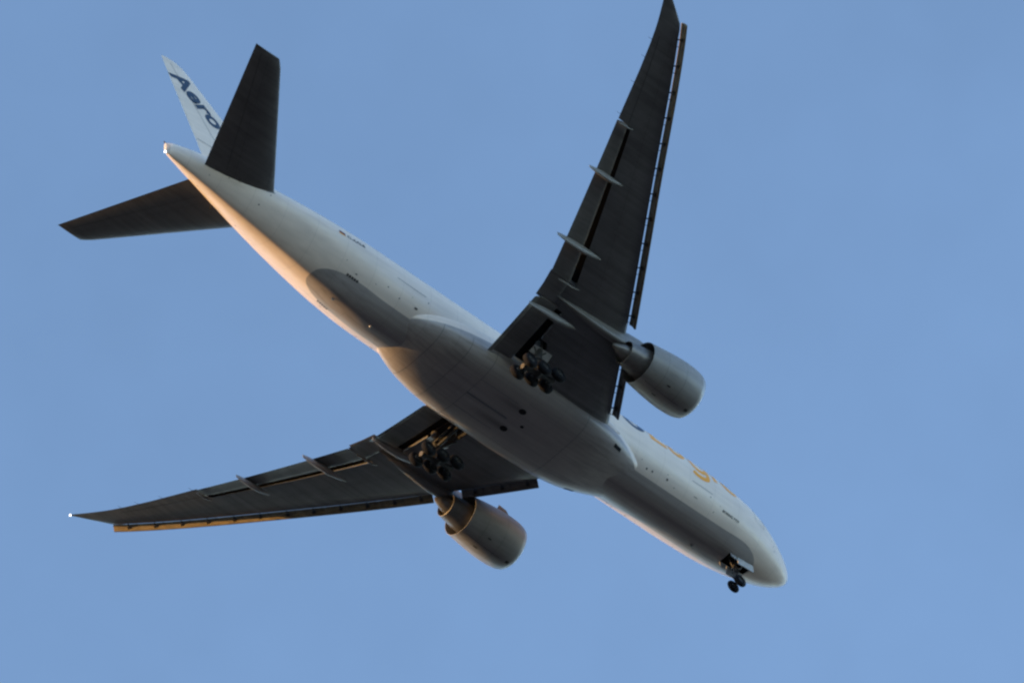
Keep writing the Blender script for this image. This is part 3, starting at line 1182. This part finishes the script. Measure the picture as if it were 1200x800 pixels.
    for y in (0.55, 1.1, 1.9, 3.5, 5.5, 7.5, 9.2, 10.2, 10.55, 10.76):
        le = lerp(54.05, 61.35, (y - 1.85) / 8.91)
        te = lerp(60.02, 63.72, (y - 1.1) / 9.6)
        if y > 10.3:
            le += (y - 10.3) * 0.35
        c_ = te - le
        z0 = lerp(1.22, 2.36, (y - 1.5) / 9.2)
        pu, pl = [], []
        for u in US:
            zu, zl = foil(u, 0.095 if y < 10.6 else 0.05)
            zl, zu = -zu, -zl                        # inverted camber
            pu.append(Vector((-(le + u * c_), side * y, z0 + zu * c_)))
            pl.append(Vector((-(le + u * c_), side * y, z0 + zl * c_)))
        rings.append(pu + pl[:0:-1])
    loft(b, rings)
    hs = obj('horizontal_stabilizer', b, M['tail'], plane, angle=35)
    # elevator gap below
    b = bmesh.new()
    pts = []
    for i in range(8):
        y = lerp(1.6, 10.4, i / 7)
        le = lerp(54.05, 61.35, (y - 1.85) / 8.91)
        te = lerp(60.02, 63.72, (y - 1.1) / 9.6)
        c_, u = te - le, 0.72
        z0 = lerp(1.22, 2.36, (y - 1.5) / 9.2)
        zl = -foil(u, 0.095)[0] * c_ - 0.010
        pts.append((Vector((-(le + u * c_), side * y, z0 + zl)), Vector((-(le + u * c_ + 0.05), side * y, z0 + zl))))
    for (p, q), (p2, q2) in zip(pts[:-1], pts[1:]):
        b.faces.new([b.verts.new(w) for w in (p, q, q2, p2)])
    obj('elevator_gap', b, M['seam'], hs, False)
    # root seal blades
    b = bmesh.new()
    for s, y, z in ((54.4, 1.95, 1.05), (57.1, 1.60, 0.88)):
        tube(b, (-s, side * y, z), (-s - .12, side * (y + .02), z - .28), 0.07, 0.04)
    objs('pivot_cover', b, M['strutdark'], hs)
    # leading edge root fillet
    b = bmesh.new()
    rings = []
    for i in range(7):
        u = i / 6
        rings.append([Vector((-lerp(52.9, 54.9, u), side * (lerp(2.12, 1.95, u) + 0.16 * u * math.cos(q)), 1.18 + (0.02 + .17 * u) * math.sin(q)))
                      for q in (2 * PI * k / 12 for k in range(12))])
    loft(b, rings)
    obj('root_fillet', b, M['tail'], hs)

# ------------------------------------------------------------------ fin
b = bmesh.new()
rings = []
FIN = [(2.4, 48.9, 58.95), (3.0, 49.6, 59.0), (5, 51.75, 59.68), (7, 54.0, 60.45), (9, 56.2, 61.2), (11, 58.45, 61.95), (12.2, 59.8, 62.38), (12.6, 60.35, 62.5), (12.82, 60.9, 62.55)]


def fin_chord(z):
    for (z0, a0, b0), (z1, a1, b1) in zip(FIN[:-1], FIN[1:]):
        if z <= z1:
            t = (z - z0) / (z1 - z0)
            return lerp(a0, a1, t), lerp(b0, b1, t)
    return FIN[-1][1:]


def fin_half(z, s):
    le, te = fin_chord(z)
    u = min(1, max(0, (s - le) / (te - le)))
    t = 0.095
    return (te - le) * 5 * t * (0.2969 * math.sqrt(u) - 0.126 * u - 0.3516 * u * u + 0.2843 * u ** 3 - 0.1036 * u ** 4)


for z, le, te in FIN:
    pu = [Vector((-lerp(le, te, u), fin_half(z, lerp(le, te, u)), z)) for u in US]
    pl = [Vector((-lerp(le, te, u), -fin_half(z, lerp(le, te, u)), z)) for u in US]
    rings.append(pu + pl[:0:-1])
loft(b, rings)
fin = obj('vertical_fin', b, M['white'], plane, angle=35)
for side in (-1, 1):
    b = bmesh.new()
    pts = []
    for i in range(10):
        z = lerp(3.2, 12.4, i / 9)
        le, te = fin_chord(z)
        s = lerp(le, te, 0.70)
        pts.append([Vector((-q, side * (fin_half(z, q) + 0.01), z)) for q in (s, s + 0.045)])
    for (p, q), (p2, q2) in zip(pts[:-1], pts[1:]):
        b.faces.new([b.verts.new(w) for w in (p, q, q2, p2)])
    z = 5.05
    le, te = fin_chord(z)
    for i in range(4):
        s0, s1 = lerp(lerp(le, te, .7), te - .1, i / 4), lerp(lerp(le, te, .7), te - .1, (i + 1) / 4)
        za, zb_ = 5.0 + 0.06 * i, 5.0 + 0.06 * (i + 1)
        b.faces.new([b.verts.new(Vector((-s_, side * (fin_half(z_, s_) + 0.014), z_))) for s_, z_ in ((s0, za), (s1, zb_), (s1, zb_ + .05), (s0, za + .05))])
    objs('rudder_gap', b, M['line'], fin, False)
    # lettering running down the fin
    th = R(-42)
    for word, mt, x_from, x_to in (('Aero', 'blue', 0.0, 5.62), ('Logic', 'orange', 5.95, 11.6)):
        t = text_bm(word, 1.0, 0.035, 0.18)
        x0, x1, y0, y1 = extent(t)
        hb = text_bm('H', 1.0, 0.035, 0)
        h0, h1 = extent(hb)[2:]
        hb.free()
        for k in range(1, 10):
            bmesh.ops.bisect_plane(t, geom=t.verts[:] + t.edges[:] + t.faces[:], plane_co=(0, lerp(y0, y1, k / 10), 0), plane_no=(0, 1, 0))
        for v in t.verts:
            X = lerp(x_from, x_to, (v.co.x - x0) / (x1 - x0))
            Y = (v.co.y - h0) / (h1 - h0) * 1.55
            if side < 0:
                s = 62.05 - (X * math.cos(th) - Y * math.sin(th))
                z = 11.15 + (X * math.sin(th) + Y * math.cos(th))
            else:                                   # port side: reads up the fin
                XX = 11.6 - X
                YY = Y
                s = 62.05 - (XX * math.cos(th) - YY * math.sin(th))
                z = 11.15 + (XX * math.sin(th) + YY * math.cos(th))
            v.co = Vector((-s, side * (fin_half(z, s) + 0.012), z))
        obj('tail_lettering', t, M[mt], fin, False)

# ------------------------------------------------------------------ nose gear
b = bmesh.new()
top, bot = Vector((-5.62, 0, -2.3)), Vector((-5.86, 0, -5.36))
mid = top.lerp(bot, 0.55)
tube(b, top, mid, 0.17, 0.16)
tube(b, mid, bot, 0.11, 0.11)
tube(b, mid + Vector((0, 0, .15)), mid - Vector((0, 0, .1)), 0.21)
slab(b, [mid + Vector((-.2, 0, 0)), bot + Vector((-.3, 0, .5)), bot + Vector((-.12, 0, .2)), mid + Vector((-.05, 0, -.2))], 0.10)
ng = obj('nose_landing_gear', b, M['strutdark'], plane)
b = bmesh.new()
tube(b, bot + Vector((0, -.45, 0)), bot + Vector((0, .45, 0)), 0.08)
objs('axle', b, M['strutdark'], ng)
for w in (-1, 1):
    cpt = bot + Vector((0, .37 * w, 0))
    b = bmesh.new()
    lathe(b, cpt - Vector((0, .19, 0)), (0, 1, 0), [(.02, .24), (.0, .34), (.02, .43), (.07, .50), (.13, .535), (.19, .545), (.25, .535), (.31, .50), (.36, .43), (.38, .34), (.36, .24)], 32, cap=False)
    obj('wheel', b, M['tyre'], ng)
    b = bmesh.new()
    lathe(b, cpt - Vector((0, .15, 0)), (0, 1, 0), [(.08, 0), (.06, .08), (.08, .16), (.02, .22), (.02, .24), (.28, .24), (.28, .22), (.22, .16), (.24, .08), (.22, 0)], 24, cap=False)
    obj('wheel_rim', b, M['strutdark'], ng)
    # forward doors hang beside the leg, small aft doors behind it
    b = bmesh.new()
    slab(b, [(-4.3, w * .58, -2.78), (-6.0, w * .58, -2.95), (-6.1, w * .66, -3.85), (-4.45, w * .66, -3.72)], 0.05)
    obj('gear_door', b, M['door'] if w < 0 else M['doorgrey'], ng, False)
    b = bmesh.new()
    slab(b, [(-6.1, w * .57, -2.95), (-6.75, w * .57, -3.0), (-6.7, w * .62, -3.4), (-6.15, w * .62, -3.45)], 0.04)
    obj('gear_door', b, M['doorgrey'], ng, False)
    b = bmesh.new()
    lathe(b, mid + Vector((.12, w * .26, .12)), (-1, 0, 0), [(0, .0), (0.0, .12), (.1, .12), (.2, .05), (.2, 0)], 16, cap=False)
    obj('taxi_light', b, M['strut'], ng)
b = bmesh.new()
tube(b, (-4.55, .3, -2.3), mid + Vector((0.05, .08, .1)), 0.07)
tube(b, (-4.55, -.3, -2.3), mid + Vector((0.05, -.08, .1)), 0.07)
tube(b, mid + Vector((-.1, 0, .2)), (-6.5, 0, -2.4), 0.06)
objs('drag_brace', b, M['strut'], ng)
